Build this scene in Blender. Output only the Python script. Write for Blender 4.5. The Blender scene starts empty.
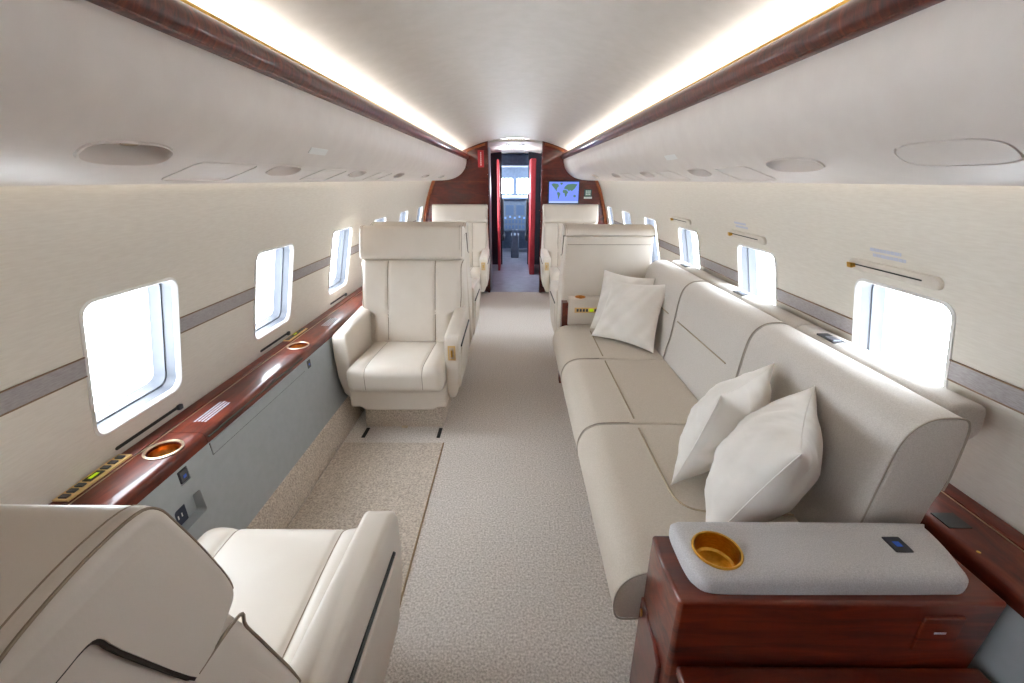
import bpy, bmesh, math, random
from mathutils import Vector, Matrix
random.seed(4)
SC = bpy.context.scene
COL = SC.collection
PI = math.pi

# ------------------------------------------------------------------ materials
def lin(h):
    h = h.lstrip('#')
    o = []
    for k in (0, 2, 4):
        c = int(h[k:k+2], 16)/255
        o.append(c/12.92 if c <= 0.04045 else ((c+0.055)/1.055)**2.4)
    return (o[0], o[1], o[2], 1)

def base_mat(name):
    m = bpy.data.materials.new(name); m.use_nodes = True
    nt = m.node_tree; b = nt.nodes['Principled BSDF']
    return m, nt, b

def ramp(nt, a, b, p0=0.3, p1=0.7):
    r = nt.nodes.new('ShaderNodeValToRGB')
    r.color_ramp.elements[0].color = a; r.color_ramp.elements[0].position = p0
    r.color_ramp.elements[1].color = b; r.color_ramp.elements[1].position = p1
    return r

def coords(nt, scale):
    tc = nt.nodes.new('ShaderNodeTexCoord'); mp = nt.nodes.new('ShaderNodeMapping')
    mp.inputs['Scale'].default_value = scale
    nt.links.new(tc.outputs['Object'], mp.inputs['Vector'])
    return mp.outputs['Vector']

def surf(name, c0, c1, scale=(60, 60, 60), rough=0.5, bump=0.1, bdist=0.002, detail=4, coat=0, sheen=0, spec=0.5, metal=0, bscale=None):
    m, nt, b = base_mat(name)
    n = nt.nodes.new('ShaderNodeTexNoise'); n.inputs['Scale'].default_value = 1; n.inputs['Detail'].default_value = detail
    nt.links.new(coords(nt, scale), n.inputs['Vector'])
    r = ramp(nt, lin(c0), lin(c1)); nt.links.new(n.outputs['Fac'], r.inputs['Fac'])
    nt.links.new(r.outputs['Color'], b.inputs['Base Color'])
    b.inputs['Roughness'].default_value = rough; b.inputs['Metallic'].default_value = metal
    b.inputs['Coat Weight'].default_value = coat; b.inputs['Coat Roughness'].default_value = 0.06
    b.inputs['Sheen Weight'].default_value = sheen; b.inputs['Specular IOR Level'].default_value = spec
    if bump:
        n2 = n
        if bscale:
            n2 = nt.nodes.new('ShaderNodeTexNoise'); n2.inputs['Scale'].default_value = 1; n2.inputs['Detail'].default_value = 3
            nt.links.new(coords(nt, bscale), n2.inputs['Vector'])
        bp = nt.nodes.new('ShaderNodeBump'); bp.inputs['Strength'].default_value = bump; bp.inputs['Distance'].default_value = bdist
        nt.links.new(n2.outputs['Fac'], bp.inputs['Height']); nt.links.new(bp.outputs['Normal'], b.inputs['Normal'])
    return m

def wood(name, dark, mid, lite, scale, rough=0.22, coat=1.0):
    m, nt, b = base_mat(name)
    v = coords(nt, scale)
    n = nt.nodes.new('ShaderNodeTexNoise'); n.inputs['Scale'].default_value = 1; n.inputs['Detail'].default_value = 7
    n.inputs['Roughness'].default_value = 0.62; n.inputs['Distortion'].default_value = 0.9
    nt.links.new(v, n.inputs['Vector'])
    r = ramp(nt, lin(dark), lin(lite), 0.28, 0.74)
    e = r.color_ramp.elements.new(0.5); e.color = lin(mid)
    nt.links.new(n.outputs['Fac'], r.inputs['Fac'])
    nt.links.new(r.outputs['Color'], b.inputs['Base Color'])
    b.inputs['Roughness'].default_value = rough + 0.15
    b.inputs['Coat Weight'].default_value = coat; b.inputs['Coat Roughness'].default_value = 0.04
    b.inputs['Specular IOR Level'].default_value = 0.3
    return m

def emit(name, c, s):
    m, nt, b = base_mat(name)
    b.inputs['Base Color'].default_value = lin('#202020'); b.inputs['Emission Color'].default_value = lin(c)
    b.inputs['Emission Strength'].default_value = s
    return m

def plain(name, c, rough=0.5, metal=0, coat=0):
    m, nt, b = base_mat(name)
    b.inputs['Base Color'].default_value = lin(c); b.inputs['Roughness'].default_value = rough
    b.inputs['Metallic'].default_value = metal; b.inputs['Coat Weight'].default_value = coat
    return m

M = {}
M['wall'] = surf('wall_covering', '#d6d0c5', '#ded9cf', (26, 26, 220), 0.62, 0.16, 0.0012, 3)
M['ceiling'] = surf('ceiling_covering', '#dad6cf', '#e1ddd7', (20, 20, 20), 0.42, 0)
M['bin'] = surf('panel_covering', '#d9d1cb', '#dfd8d2', (14, 14, 14), 0.48, 0)
M['stripe'] = surf('grey_band_fabric', '#918b8b', '#a9a4a4', (60, 60, 400), 0.8, 0.25, 0.001)
M['stripe_edge'] = plain('band_edging', '#7d6248', 0.6)
M['carpet'] = surf('carpet_pile', '#b3aaa1', '#efe9e3', (135, 135, 135), 0.95, 0.9, 0.004, 6, sheen=0.2, spec=0.1)
M['carpet_dark'] = surf('carpet_pile_tan', '#a5988a', '#e2d7ca', (135, 135, 135), 0.95, 0.9, 0.004, 6, sheen=0.2, spec=0.1)
M['carpet_edge'] = plain('carpet_binding', '#8d7558', 0.9)
M['leather'] = surf('cream_leather', '#d9d0c4', '#ded6cb', (7, 7, 7), 0.4, 0.10, 0.0012, 2, bscale=(260, 260, 260))
M['leather_dark'] = surf('cream_leather_seam', '#82725f', '#94836f', (7, 7, 7), 0.6, 0)  # darker leather for piping; on seams it paints shade into the channels
M['gap_shade'] = plain('gap_shade', '#3a332c', 0.8)  # dark strips that paint in the shade between parts
M['sofa'] = surf('sofa_fabric', '#c3bdb6', '#d5d0ca', (330, 330, 330), 0.85, 0.3, 0.0012, 3, sheen=0.25, spec=0.2)
M['sofa_seat'] = surf('sofa_seat_fabric', '#c4baac', '#d0c7ba', (240, 240, 240), 0.78, 0.2, 0.001, 3, sheen=0.2, spec=0.25)
M['sofa_seam_shade'] = plain('sofa_seam_shade', '#a3967f', 0.9)  # darker tone puts the shadow line of each seam into the colour
M['sofa_pipe'] = plain('sofa_piping', '#a89f92', 0.9)
M['pad'] = surf('armrest_fabric', '#c2c1c3', '#dcdbdd', (380, 380, 380), 0.9, 0.35, 0.0012, 3, sheen=0.2, spec=0.2)
M['pillow'] = surf('pillow_cotton', '#ebe7e0', '#f0ece6', (9, 9, 9), 0.7, 0.55, 0.016, 2, sheen=0.2, spec=0.25)
M['grey'] = surf('grey_green_panel', '#a8afb2', '#aeb5b8', (30, 30, 30), 0.5, 0.05, 0.001)
M['wood'] = wood('mahogany', '#34120b', '#5c2112', '#7d351d', (26, 7, 26), coat=0.35)
M['wood_x'] = wood('mahogany_cross', '#260a05', '#521a0d', '#7c3218', (8, 75, 22), coat=0.4)
M['wood_front'] = wood('mahogany_front', '#3a120b', '#66230f', '#86371b', (4, 18, 34))
M['wood_dark'] = wood('bulkhead_wood', '#3c100a', '#5e1b11', '#7c2d1a', (7, 7, 22))
M['wood_edge'] = wood('bulkhead_lit_edge', '#7a3a1c', '#96502c', '#a8623a', (20, 20, 40))  # lighter copy of the bulkhead wood; light on the edge painted in
M['gold'] = surf('brushed_gold', '#c7973f', '#e2b458', (90, 90, 300), 0.28, 0.05, 0.001, metal=1)
M['champagne'] = surf('champagne_metal', '#cbb79a', '#d9c8ae', (60, 60, 60), 0.35, 0, metal=0.85)
M['goldface'] = plain('gold_face_plate', '#d8b67c', 0.45, 0.2)
M['copper'] = surf('copper_liner', '#a8672c', '#cf8b48', (60, 60, 60), 0.32, 0.1, 0.001, metal=1)
M['black'] = plain('black_plastic', '#15140f', 0.5)
M['dark'] = plain('dark_grey_plastic', '#3c3e42', 0.45)
M['navy'] = plain('dark_blue_plastic', '#1b2740', 0.35)
M['blueport'] = plain('blue_port', '#2f5fc8', 0.4)
M['plastic'] = surf('window_reveal_plastic', '#5c6068', '#62666e', (10, 10, 10), 0.4, 0)
M['plate'] = surf('slider_plate', '#cdc6bb', '#d4cdc2', (30, 30, 30), 0.45, 0)
M['white'] = plain('white_placard', '#e6e6e4', 0.5)
M['whitetext'] = plain('pale_print', '#c3c8d8', 0.6)
M['red'] = plain('red_sign', '#c01e28', 0.5)
M['redpanel'] = surf('red_panel', '#9c2c36', '#ab363e', (20, 20, 20), 0.5, 0)
M['dome'] = emit('dome_lamp', '#eef3ff', 20)
M['vinyl'] = surf('vestibule_floor', '#7d849a', '#959bb0', (9, 9, 9), 0.35, 0.05, 0.001)
M['steel'] = plain('steel', '#b4bac6', 0.3, 0.9)
M['cockpit'] = surf('cockpit_grey_blue', '#56657c', '#62728a', (20, 20, 20), 0.6, 0)
M['cockpit_dark'] = plain('cockpit_dark', '#232a36', 0.6)
M['screen'] = emit('instrument_screen', '#6f9fe0', 1.0)
M['screen_dim'] = emit('instrument_dim', '#4a72a8', 0.6)
M['map_sea'] = emit('map_sea', '#6f86ee', 0.95)
M['map_land'] = emit('map_land', '#57806a', 0.7)
M['map_bar'] = emit('map_bar', '#a9bde6', 0.9)
M['exitgreen'] = emit('green_sign_face', '#6f9a86', 0.5)
M['lime'] = emit('lime_display', '#b7d400', 0.9)
M['led'] = emit('warm_led', '#fff7ee', 9)
M['led_low'] = emit('wash_led', '#fff6ea', 10)

def pane_mat():
    m = bpy.data.materials.new('window_pane'); m.use_nodes = True
    nt = m.node_tree; nt.nodes.clear()
    o = nt.nodes.new('ShaderNodeOutputMaterial'); mx = nt.nodes.new('ShaderNodeMixShader')
    t = nt.nodes.new('ShaderNodeBsdfTransparent'); g = nt.nodes.new('ShaderNodeBsdfGlossy')
    t.inputs['Color'].default_value = (0.97, 0.985, 1, 1); g.inputs['Roughness'].default_value = 0.02
    mx.inputs['Fac'].default_value = 0.04
    nt.links.new(t.outputs[0], mx.inputs[1]); nt.links.new(g.outputs[0], mx.inputs[2])
    nt.links.new(mx.outputs[0], o.inputs['Surface'])
    return m
M['pane'] = pane_mat()

# ------------------------------------------------------------------ object helpers
def link(name, me, mat, parent=None, angle=38):
    if mat is not None and len(me.materials) == 0:
        me.materials.append(M[mat] if isinstance(mat, str) else mat)
    for p in me.polygons: p.use_smooth = True
    try: me.set_sharp_from_angle(angle=math.radians(angle))
    except Exception: pass
    o = bpy.data.objects.new(name, me); COL.objects.link(o)
    if parent is not None: o.parent = parent
    return o

def mesh(name, vs, fs, mat, parent=None, angle=38, fix=True):
    me = bpy.data.meshes.new(name)
    me.from_pydata([tuple(v) for v in vs], [], fs); me.update()
    if fix:
        bm = bmesh.new(); bm.from_mesh(me)
        bmesh.ops.recalc_face_normals(bm, faces=bm.faces); bm.to_mesh(me); bm.free()
    return link(name, me, mat, parent, angle)

def join(parts):
    """several (verts, faces) lists -> one"""
    V, F = [], []
    for vs, fs in parts:
        k = len(V); V += [tuple(v) for v in vs]; F += [tuple(i+k for i in f) for f in fs]
    return V, F

def loft(rings, closed=True, caps=True, wrap=False):
    n = len(rings[0]); V = [tuple(p) for r in rings for p in r]; F = []
    m = len(rings)
    for i in range(m if wrap else m-1):
        a = i*n; b = ((i+1) % m)*n
        for j in range(n if closed else n-1):
            k = (j+1) % n
            F.append((a+j, a+k, b+k, b+j))
    if caps and not wrap:
        F.append(tuple(range(n))[::-1]); F.append(tuple(range((m-1)*n, m*n)))
    return V, F

def bevel(o, w, seg=3, ang=40):
    b = o.modifiers.new('bevel', 'BEVEL'); b.width = w; b.segments = seg; b.limit_method = 'ANGLE'; b.angle_limit = math.radians(ang)
    b.use_clamp_overlap = True
    return o

def ext_y(prof, y0, y1):
    return loft([[(x, y0, z) for x, z in prof], [(x, y1, z) for x, z in prof]])
def ext_x(prof, x0, x1):
    return loft([[(x0, y, z) for y, z in prof], [(x1, y, z) for y, z in prof]])
def ext_z(prof, z0, z1):
    return loft([[(x, y, z0) for x, y in prof], [(x, y, z1) for x, y in prof]])
def box(x0, x1, y0, y1, z0, z1):
    return ext_z([(x0, y0), (x1, y0), (x1, y1), (x0, y1)], z0, z1)

def cr(pts, n=5, closed=False):
    """Catmull-Rom resample"""
    P = [Vector(p) for p in pts]; out = []
    N = len(P)
    for i in range(N if closed else N-1):
        p1, p2 = P[i], P[(i+1) % N]
        p0 = P[(i-1) % N] if closed or i > 0 else p1
        p3 = P[(i+2) % N] if closed or i+2 < N else p2
        for k in range(n):
            t = k/n
            out.append(0.5*((2*p1)+(p2-p0)*t+(2*p0-5*p1+4*p2-p3)*t*t+(3*p1-p0-3*p2+p3)*t**3))
    if not closed: out.append(P[-1])
    return [tuple(v) for v in out]

def tube(path, r, seg=8, closed=False):
    P = [Vector(p) for p in path]; n = len(P); rings = []
    up = Vector((0.13, 0.21, 0.97)).normalized(); pu = None
    for i in range(n):
        a = P[(i-1) % n] if closed or i > 0 else P[i]; b = P[(i+1) % n] if closed or i < n-1 else P[i]
        t = (b-a).normalized()
        u = (pu if pu is not None else up); u = (u-t*u.dot(t))
        if u.length < 1e-4: u = t.orthogonal()
        u.normalize(); pu = u; v = t.cross(u)
        rings.append([P[i]+(u*math.cos(2*PI*k/seg)+v*math.sin(2*PI*k/seg))*r for k in range(seg)])
    return loft(rings, True, not closed, closed)

def lathe(prof, c, seg=32):
    rings = [[(c[0]+r*math.cos(2*PI*k/seg), c[1]+r*math.sin(2*PI*k/seg), c[2]+z) for k in range(seg)] for r, z in prof]
    return loft(rings, True, False)

def rrect(hw, hh, r, n=6, cx=0, cy=0):
    out = []
    for sx, sy, a0 in ((1, 1, 0), (-1, 1, PI/2), (-1, -1, PI), (1, -1, 1.5*PI)):
        for k in range(n+1):
            a = a0+PI/2*k/n
            out.append((cx+sx*(hw-r)+r*math.cos(a), cy+sy*(hh-r)+r*math.sin(a)))
    return out

def roundbox(x0, x1, y0, y1, z0, z1, r, n=4, bulge=0.0, nx=10, ny=10, nz=6, axis='z', fn=None):
    """box whose surface is a rounded-box; bulge swells the +axis face"""
    hx, hy, hz = (x1-x0)/2, (y1-y0)/2, (z1-z0)/2
    c = Vector(((x0+x1)/2, (y0+y1)/2, (z0+z1)/2))
    r = min(r, hx, hy, hz)
    def ticks(h, n_):
        inner = h-r
        t = [-h+r*(1-math.cos(PI/2*k/n)) for k in range(n)]
        m = [-inner+2*inner*k/n_ for k in range(n_+1)]
        return t+m+[-v for v in t[::-1]]
    tx, ty, tz = ticks(hx, nx), ticks(hy, ny), ticks(hz, nz)
    V, F, idx = [], [], {}
    def vert(i, j, k):
        key = (i, j, k)
        if key in idx: return idx[key]
        p = Vector((tx[i], ty[j], tz[k]))
        q = Vector((max(-hx+r, min(hx-r, p.x)), max(-hy+r, min(hy-r, p.y)), max(-hz+r, min(hz-r, p.z))))
        d = p-q
        if d.length > 1e-9: p = q+d.normalized()*r
        u, v, w = p.x/hx, p.y/hy, p.z/hz
        if bulge:
            if axis == 'z' and w > 0: p.z += bulge*(1-u**4)*(1-v**4)*w
            if axis == 'y' and v > 0: p.y += bulge*(1-u**4)*(1-w**4)*v
        p = p+c
        if fn: p = Vector(fn(p, u, v, w))
        V.append(tuple(p)); idx[key] = len(V)-1
        return idx[key]
    X, Y, Z = len(tx)-1, len(ty)-1, len(tz)-1
    for i in range(X):
        for j in range(Y):
            F.append((vert(i, j, 0), vert(i, j+1, 0), vert(i+1, j+1, 0), vert(i+1, j, 0)))
            F.append((vert(i, j, Z), vert(i+1, j, Z), vert(i+1, j+1, Z), vert(i, j+1, Z)))
        for k in range(Z):
            F.append((vert(i, 0, k), vert(i+1, 0, k), vert(i+1, 0, k+1), vert(i, 0, k+1)))
            F.append((vert(i, Y, k), vert(i, Y, k+1), vert(i+1, Y, k+1), vert(i+1, Y, k)))
    for j in range(Y):
        for k in range(Z):
            F.append((vert(0, j, k), vert(0, j, k+1), vert(0, j+1, k+1), vert(0, j+1, k)))
            F.append((vert(X, j, k), vert(X, j+1, k), vert(X, j+1, k+1), vert(X, j, k+1)))
    return V, F

def cut(o, cutters):
    """boolean difference with (verts, faces) cutters, baked into the mesh"""
    V, F = join(cutters)
    me = bpy.data.meshes.new('tmp'); me.from_pydata(V, [], F)
    bm = bmesh.new(); bm.from_mesh(me); bmesh.ops.recalc_face_normals(bm, faces=bm.faces); bm.to_mesh(me); bm.free()
    c = bpy.data.objects.new('tmp', me); COL.objects.link(c)
    md = o.modifiers.new('cut', 'BOOLEAN'); md.operation = 'DIFFERENCE'; md.object = c; md.solver = 'EXACT'; md.use_self = True
    dg = bpy.context.evaluated_depsgraph_get(); dg.update()
    nm = bpy.data.meshes.new_from_object(o.evaluated_get(dg))
    o.modifiers.clear(); o.data = nm
    for p in nm.polygons: p.use_smooth = True
    nm.set_sharp_from_angle(angle=math.radians(32))
    bpy.data.objects.remove(c); bpy.data.meshes.remove(me)
    return o

def thing(name, label, cat, loc=(0, 0, 0), rz=0, group=None):
    o = bpy.data.objects.new(name, None); COL.objects.link(o); o.empty_display_size = 0.05
    o.location = loc; o.rotation_euler = (0, 0, rz); o['label'] = label; o['category'] = cat
    if group: o['group'] = group
    return o
def tag(o, label, cat, group=None):
    o['label'] = label; o['category'] = cat
    if group: o['group'] = group
    return o
def struct(o): o['kind'] = 'structure'; return o
def kids(o): return [c for c in bpy.data.objects if c.parent == o]
def copy_tree(o, parent=None):
    c = o.copy(); COL.objects.link(c); c.parent = parent
    for ch in kids(o): copy_tree(ch, c)
    return c
def interp(x, pts):
    for (a, b), (c, d) in zip(pts, pts[1:]):
        if a <= x <= c: return b+(d-b)*(x-a)/(c-a)
    return pts[0][1] if x < pts[0][0] else pts[-1][1]

Y0, Y1 = -1.7, 5.5                      # aft and forward ends of the cabin
# ------------------------------------------------------------------ shell
WP = [(1.215, -0.02), (1.214, 0.3), (1.2, 0.596), (1.18, 0.706), (1.14, 0.89), (1.092, 1.086), (1.035, 1.26), (0.985, 1.375), (0.945, 1.46), (0.88, 1.57), (0.80, 1.66)]
WPs = cr(WP, 5)
WZ = [(z, x) for x, z in WPs]
def wall_x(z): return interp(z, WZ)
WIN_Y = [-1.23, -0.42, 0.39, 1.2, 1.985, 2.805, 3.62, 4.42, 5.2]
LEAN = math.atan((1.18-1.092)/(1.086-0.706))
def wpt(side, yc, s, t, n):
    """window frame: s along the cabin, t up the leaning wall, n outward from the wall surface"""
    x0, z0 = 1.139, 0.889
    x = x0 - t*math.sin(LEAN) + n*math.cos(LEAN)
    z = z0 + t*math.cos(LEAN) + n*math.sin(LEAN)
    return (side*x, yc+s, z)
for side, nm in ((-1, 'wall_left'), (1, 'wall_right')):
    prof = WPs+[(x+0.10, z+0.02) for x, z in WPs[::-1]]
    V, F = ext_y([(side*x, z) for x, z in prof], Y0, Y1+0.05)
    w = mesh(nm, V, F, 'wall')
    wins = WIN_Y if side < 0 else WIN_Y[3:]
    cs = []
    for yc in wins:
        if yc > 5: yc_h = 0.13
        else: yc_h = 0.166
        cs.append(loft([[wpt(side, yc, a, b, n) for a, b in rrect(yc_h, 0.204, 0.038)] for n in (-0.1, 0.3)]))
    cut(w, cs); struct(w)
    for i, yc in enumerate(wins):
        hw = 0.13 if yc > 5 else 0.166
        wo = struct(bpy.data.objects.new('window_%d' % (i+1+(0 if side < 0 else len(WIN_Y))), None)); COL.objects.link(wo)
        wo.location = wpt(side, yc, 0, 0, 0)
        def R(ins, n): return [wpt(side, yc, a, b, n) for a, b in rrect(hw-ins, 0.204-ins, max(0.038-ins*0.4, 0.02))]
        V, F = loft([R(-0.004, 0.004), R(-0.004, -0.003), R(0.002, -0.006), R(0.007, -0.001), R(0.0085, 0.006), R(0.007, 0.010)], True, False)
        f = mesh('window_lip', V, F, 'white'); f.parent = wo; f.matrix_parent_inverse = Matrix.Translation(-wo.location)
        V, F = loft([R(0.004, 0.002), R(0.010, 0.036), R(0.011, 0.040), R(0.016, 0.041), R(0.017, 0.046), R(0.023, 0.070), R(0.025, 0.074), R(-0.002, 0.078)], True, False)
        f = mesh('window_frame', V, F, 'plastic'); f.parent = wo; f.matrix_parent_inverse = Matrix.Translation(-wo.location)
        V, F = loft([R(0.022, 0.070), R(0.022, 0.073)])
        f = mesh('window_pane', V, F, 'pane'); f.parent = wo; f.matrix_parent_inverse = Matrix.Translation(-wo.location)

# fabric band running between the windows: one length per gap
k = 1
for side in (-1, 1):
    edges = [Y0]
    for yc in (WIN_Y if side < 0 else WIN_Y[3:]):
        hw = 0.13 if yc > 5 else 0.166
        edges += [yc-hw-0.004, yc+hw+0.004]
    edges.append(Y1)
    for a, b in zip(edges[::2], edges[1::2]):
        if b-a < 0.02: continue
        zs = [0.891+0.052*i/4 for i in range(5)]
        p = [(side*(wall_x(z)-0.003), z) for z in zs]+[(side*(wall_x(z)+0.01), z) for z in zs[::-1]]
        V, F = ext_y(p, a, b)
        o = struct(mesh('trim_%d' % k, V, F, 'stripe')); k += 1
        parts = [tube([(side*(wall_x(z)-0.003), a, z), (side*(wall_x(z)-0.003), b, z)], 0.0022, 6) for z in (0.890, 0.944)]
        mesh('edging', *join(parts), 'stripe_edge', o)

# floor
V, F = box(-1.22, 1.22, Y0, 5.5, -0.03, 0)
struct(mesh('floor', V, F, 'carpet'))
V, F = box(-1.0, 1.0, 5.5, 9.6, -0.03, 0.0)
struct(mesh('floor', V, F, 'vinyl'))

# ceiling
cx = [(-0.78+1.56*i/32) for i in range(33)]
cp = [(x, 1.835-0.365*x*x) for x in cx]+[(x, 1.865-0.365*x*x) for x in cx[::-1]]
V, F = ext_y(cp, Y0, 5.56); struct(mesh('ceiling', V, F, 'ceiling'))
# aft wall (behind the camera)
out = [(x, z) for x, z in WPs]+[(0.75, 1.66), (0.4, 1.79), (0, 1.86)]
out = out+[(-x, z) for x, z in out[-2::-1]]
V, F = loft([[(x, Y0-0.05, z) for x, z in out], [(x, Y0, z) for x, z in out]]); struct(mesh('wall_back', V, F, 'wood_dark'))
# forward bulkhead with the doorway: a mahogany half either side
for side, nm in ((-1, 'wall_front_left'), (1, 'wall_front_right')):
    half = [(0.318, 0.0)]+[(x, z) for x, z in WPs if z > -0.01]+[(0.72, 1.68), (0.56, 1.735), (0.42, 1.785), (0.318, 1.81)]
    V, F = loft([[(side*x, 5.5, z) for x, z in half], [(side*x, 5.56, z) for x, z in half]])
    w = struct(mesh(nm, V, F, 'wood_dark'))
    # arch moulding along wall and ceiling, its lit edge painted as lighter wood
    a = [(side*(wall_x(z)-0.012), 5.488, z) for z in [0.3+0.11*i for i in range(11)]]
    V1 = tube(a, 0.024, 8)
    a = [(side*x, 5.488, 1.822-0.365*x*x-0.012) for x in [0.32+0.028*i for i in range(10)]]
    mesh('arch_moulding', *join([V1, tube(a, 0.016, 8)]), 'wood_edge', w)
    V, F = box(min(side*0.318, side*0.345), max(side*0.318, side*0.345), 5.47, 5.58, 0, 1.79)
    mesh('door_jamb', V, F, 'wood_dark', w)
    mesh('panel_joint', *box(min(side*0.35, side*0.86), max(side*0.35, side*0.86), 5.496, 5.5, 1.352, 1.356), 'wood_edge', w)

# baseboards: rolled carpet along the side panels
for side, nm in ((-1, 'baseboard_left'), (1, 'baseboard_right')):
    p = [(1.03, 0.0), (0.962, 0.0), (0.957, 0.012), (0.962, 0.05), (0.978, 0.12), (0.995, 0.158), (1.01, 0.165), (1.03, 0.16)]
    p = [(side*x, z) for x, z in p]
    V, F = ext_y(p, Y0+0.01, 5.46)
    struct(mesh(nm, V, F, 'carpet_dark'))

# ------------------------------------------------------------------ overhead panels, cove rails, lamps
BP = cr([(0.574, 1.622), (0.571, 1.59), (0.576, 1.555), (0.595, 1.50), (0.640, 1.445), (0.705, 1.403), (0.785, 1.379), (0.865, 1.370), (0.925, 1.370), (0.945, 1.374)], 6)
BACK = [(0.949, 1.382), (0.944, 1.40), (0.920, 1.45), (0.865, 1.535), (0.79, 1.595), (0.70, 1.604), (0.60, 1.606), (0.59, 1.622)]
BL = [0]
for a, b in zip(BP, BP[1:]): BL.append(BL[-1]+math.hypot(b[0]-a[0], b[1]-a[1]))
def bin_at(u):
    """point and outward (room side) normal on the overhead panel, u = x position of the profile"""
    for i, (a, b) in enumerate(zip(BP, BP[1:])):
        if i > 11 and a[0] <= u <= b[0]:
            t = (u-a[0])/(b[0]-a[0]); d = Vector((b[0]-a[0], b[1]-a[1])).normalized()
            return Vector((u, a[1]+(b[1]-a[1])*t)), Vector((d.y, -d.x)), d
def bpt(side, u, y, s, t, n):
    p, nn, d = bin_at(u)
    q = p+d*t+nn*n
    return (side*q.x, y+s, q.y)
def oval(hs, ht, n=40, pw=2.6):
    o = []
    for i in range(n):
        a = 2*PI*i/n; c, s_ = math.cos(a), math.sin(a)
        o.append((hs*math.copysign(abs(c)**(2/pw), c), ht*math.copysign(abs(s_)**(2/pw), s_)))
    return o
POCK = {-1: [(0.670, 0.81, 0.092, 0.029), (0.70, 1.40, 0.085, 0.028), (0.70, 2.05, 0.085, 0.028), (0.70, 2.78, 0.085, 0.028), (0.70, 3.6, 0.085, 0.028), (0.70, 4.4, 0.085, 0.028)],
        1: [(0.684, 1.15, 0.105, 0.028), (0.70, 1.76, 0.085, 0.028), (0.70, 2.45, 0.085, 0.028), (0.70, 3.2, 0.085, 0.028), (0.70, 4.0, 0.085, 0.028)]}
for side, word in ((-1, 'left'), (1, 'right')):
    t = thing('overhead_service_panel', 'long cream overhead service panel curving down above the %s row of windows' % word, 'overhead service panel', (side*0.75, 1.4, 1.37))  # lamp and service panel rather than a luggage bin
    inv = Matrix.Translation((-side*0.75, -1.4, -1.37))
    def add(o): o.parent = t; o.matrix_parent_inverse = inv; return o
    V, F = ext_y([(side*x, z) for x, z in BP+BACK], Y0+0.002, 5.49)
    shell = mesh('shell', V, F, 'bin')
    cs = []
    for u, y, hs, ht in POCK[side]:
        cs.append(loft([[bpt(side, u, y, a*k_+0.25*hs*(1-k_), b*k_, n) for a, b in oval(hs, ht)] for k_, n in ((1.12, 0.02), (1.0, 0.0), (0.97, -0.014), (0.92, -0.034), (0.82, -0.045))]))
    if side > 0:
        ring = lambda hs, ht, n: [bpt(side, 0.680, 0.735, a, b, n) for a, b in oval(hs, ht, 48, 3)]
        cs.append(loft([ring(0.098, 0.036, 0.03), ring(0.098, 0.036, -0.006), ring(0.094, 0.032, -0.006), ring(0.094, 0.032, 0.03)], True, False, True))
    cut(shell, cs); add(shell)
    for i, (u, y, hs, ht) in enumerate(POCK[side]):
        V, F = loft([[bpt(side, u, y, a*k_, b*k_, n) for a, b in oval(hs, ht)] for k_, n in ((1.06, -0.001), (1.05, 0.003), (1.0, 0.003), (0.985, -0.002))], True, False)
        rim = add(mesh('pocket_rim', V, F, 'bin'))
        # small swivel lamp sitting in the pocket
        c = bpt(side, u, y, hs*0.40, ht*0.2, -0.036)
        V, F = lathe([(0.0001, -0.012), (0.010, -0.012), (0.016, -0.008), (0.018, 0.004), (0.018, 0.012)], c, 16)
        add(mesh('swivel_lamp', V, F, 'champagne'))
    # flush drop-down doors
    for y in ((1.10, 1.74, 2.42) if side < 0 else (1.46, 2.12, 2.85)):
        g = 0.0016
        pr = [(a, b) for a, b in rrect(0.115, 0.055, 0.02)]
        pi = [(a, b) for a, b in rrect(0.1128, 0.0528, 0.018)]
        V, F = loft([[bpt(side, 0.72, y, a, b, n) for a, b in q] for q, n in ((pr, -0.0005), (pr, 0.0018), (pi, 0.0022), (pi, -0.0005))], True, False)
        add(mesh('flush_door', V, F, 'bin'))
    yp = 1.48 if side < 0 else 1.87
    V, F = loft([[bpt(side, 0.622, yp, a, b, n) for a, b in rrect(0.062, 0.011, 0.002, 2)] for n in (-0.001, 0.0015)])
    o = add(mesh('placard', V, F, 'white')); o['label'] = 'small white printed placard'

    # mahogany rail with brass lip
    rl = cr([(0.577, 1.603), (0.560, 1.604), (0.545, 1.616), (0.540, 1.634), (0.548, 1.652), (0.562, 1.660), (0.578, 1.655), (0.585, 1.64)], 4)+[(0.585, 1.61)]
    V, F = ext_y([(side*x, z) for x, z in rl], Y0+0.002, 5.485)
    r = tag(mesh('cove_rail', V, F, 'wood_x'), 'glossy mahogany rail along the top of the %s overhead service panel' % word, 'rail')
    mesh('brass_lip', *tube([(side*0.567, Y0+0.01, 1.664), (side*0.567, 5.48, 1.664)], 0.0055, 8), 'gold', r)
    mesh('lower_bead', *tube([(side*0.5565, Y0+0.01, 1.606), (side*0.5565, 5.48, 1.606)], 0.0025, 6), 'wood_x', r)
    # lamp strips: one lying on top of the panel behind the rail, one in the gap above the wall
    V, F = box(min(side*0.60, side*0.655), max(side*0.60, side*0.655), -0.1, 5.44, 1.608, 1.616)
    tag(mesh('cove_light', V, F, 'led'), 'strip light glowing behind the %s mahogany rail' % word, 'strip light')
    V, F = loft([[(side*x, y, z) for x, z in ((0.951, 1.412), (0.957, 1.414), (0.955, 1.42), (0.949, 1.418))] for y in (-0.1, 5.44)])
    tag(mesh('wash_light', V, F, 'led_low'), 'slim strip light in the gap over the %s wall' % word, 'strip light')

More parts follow.
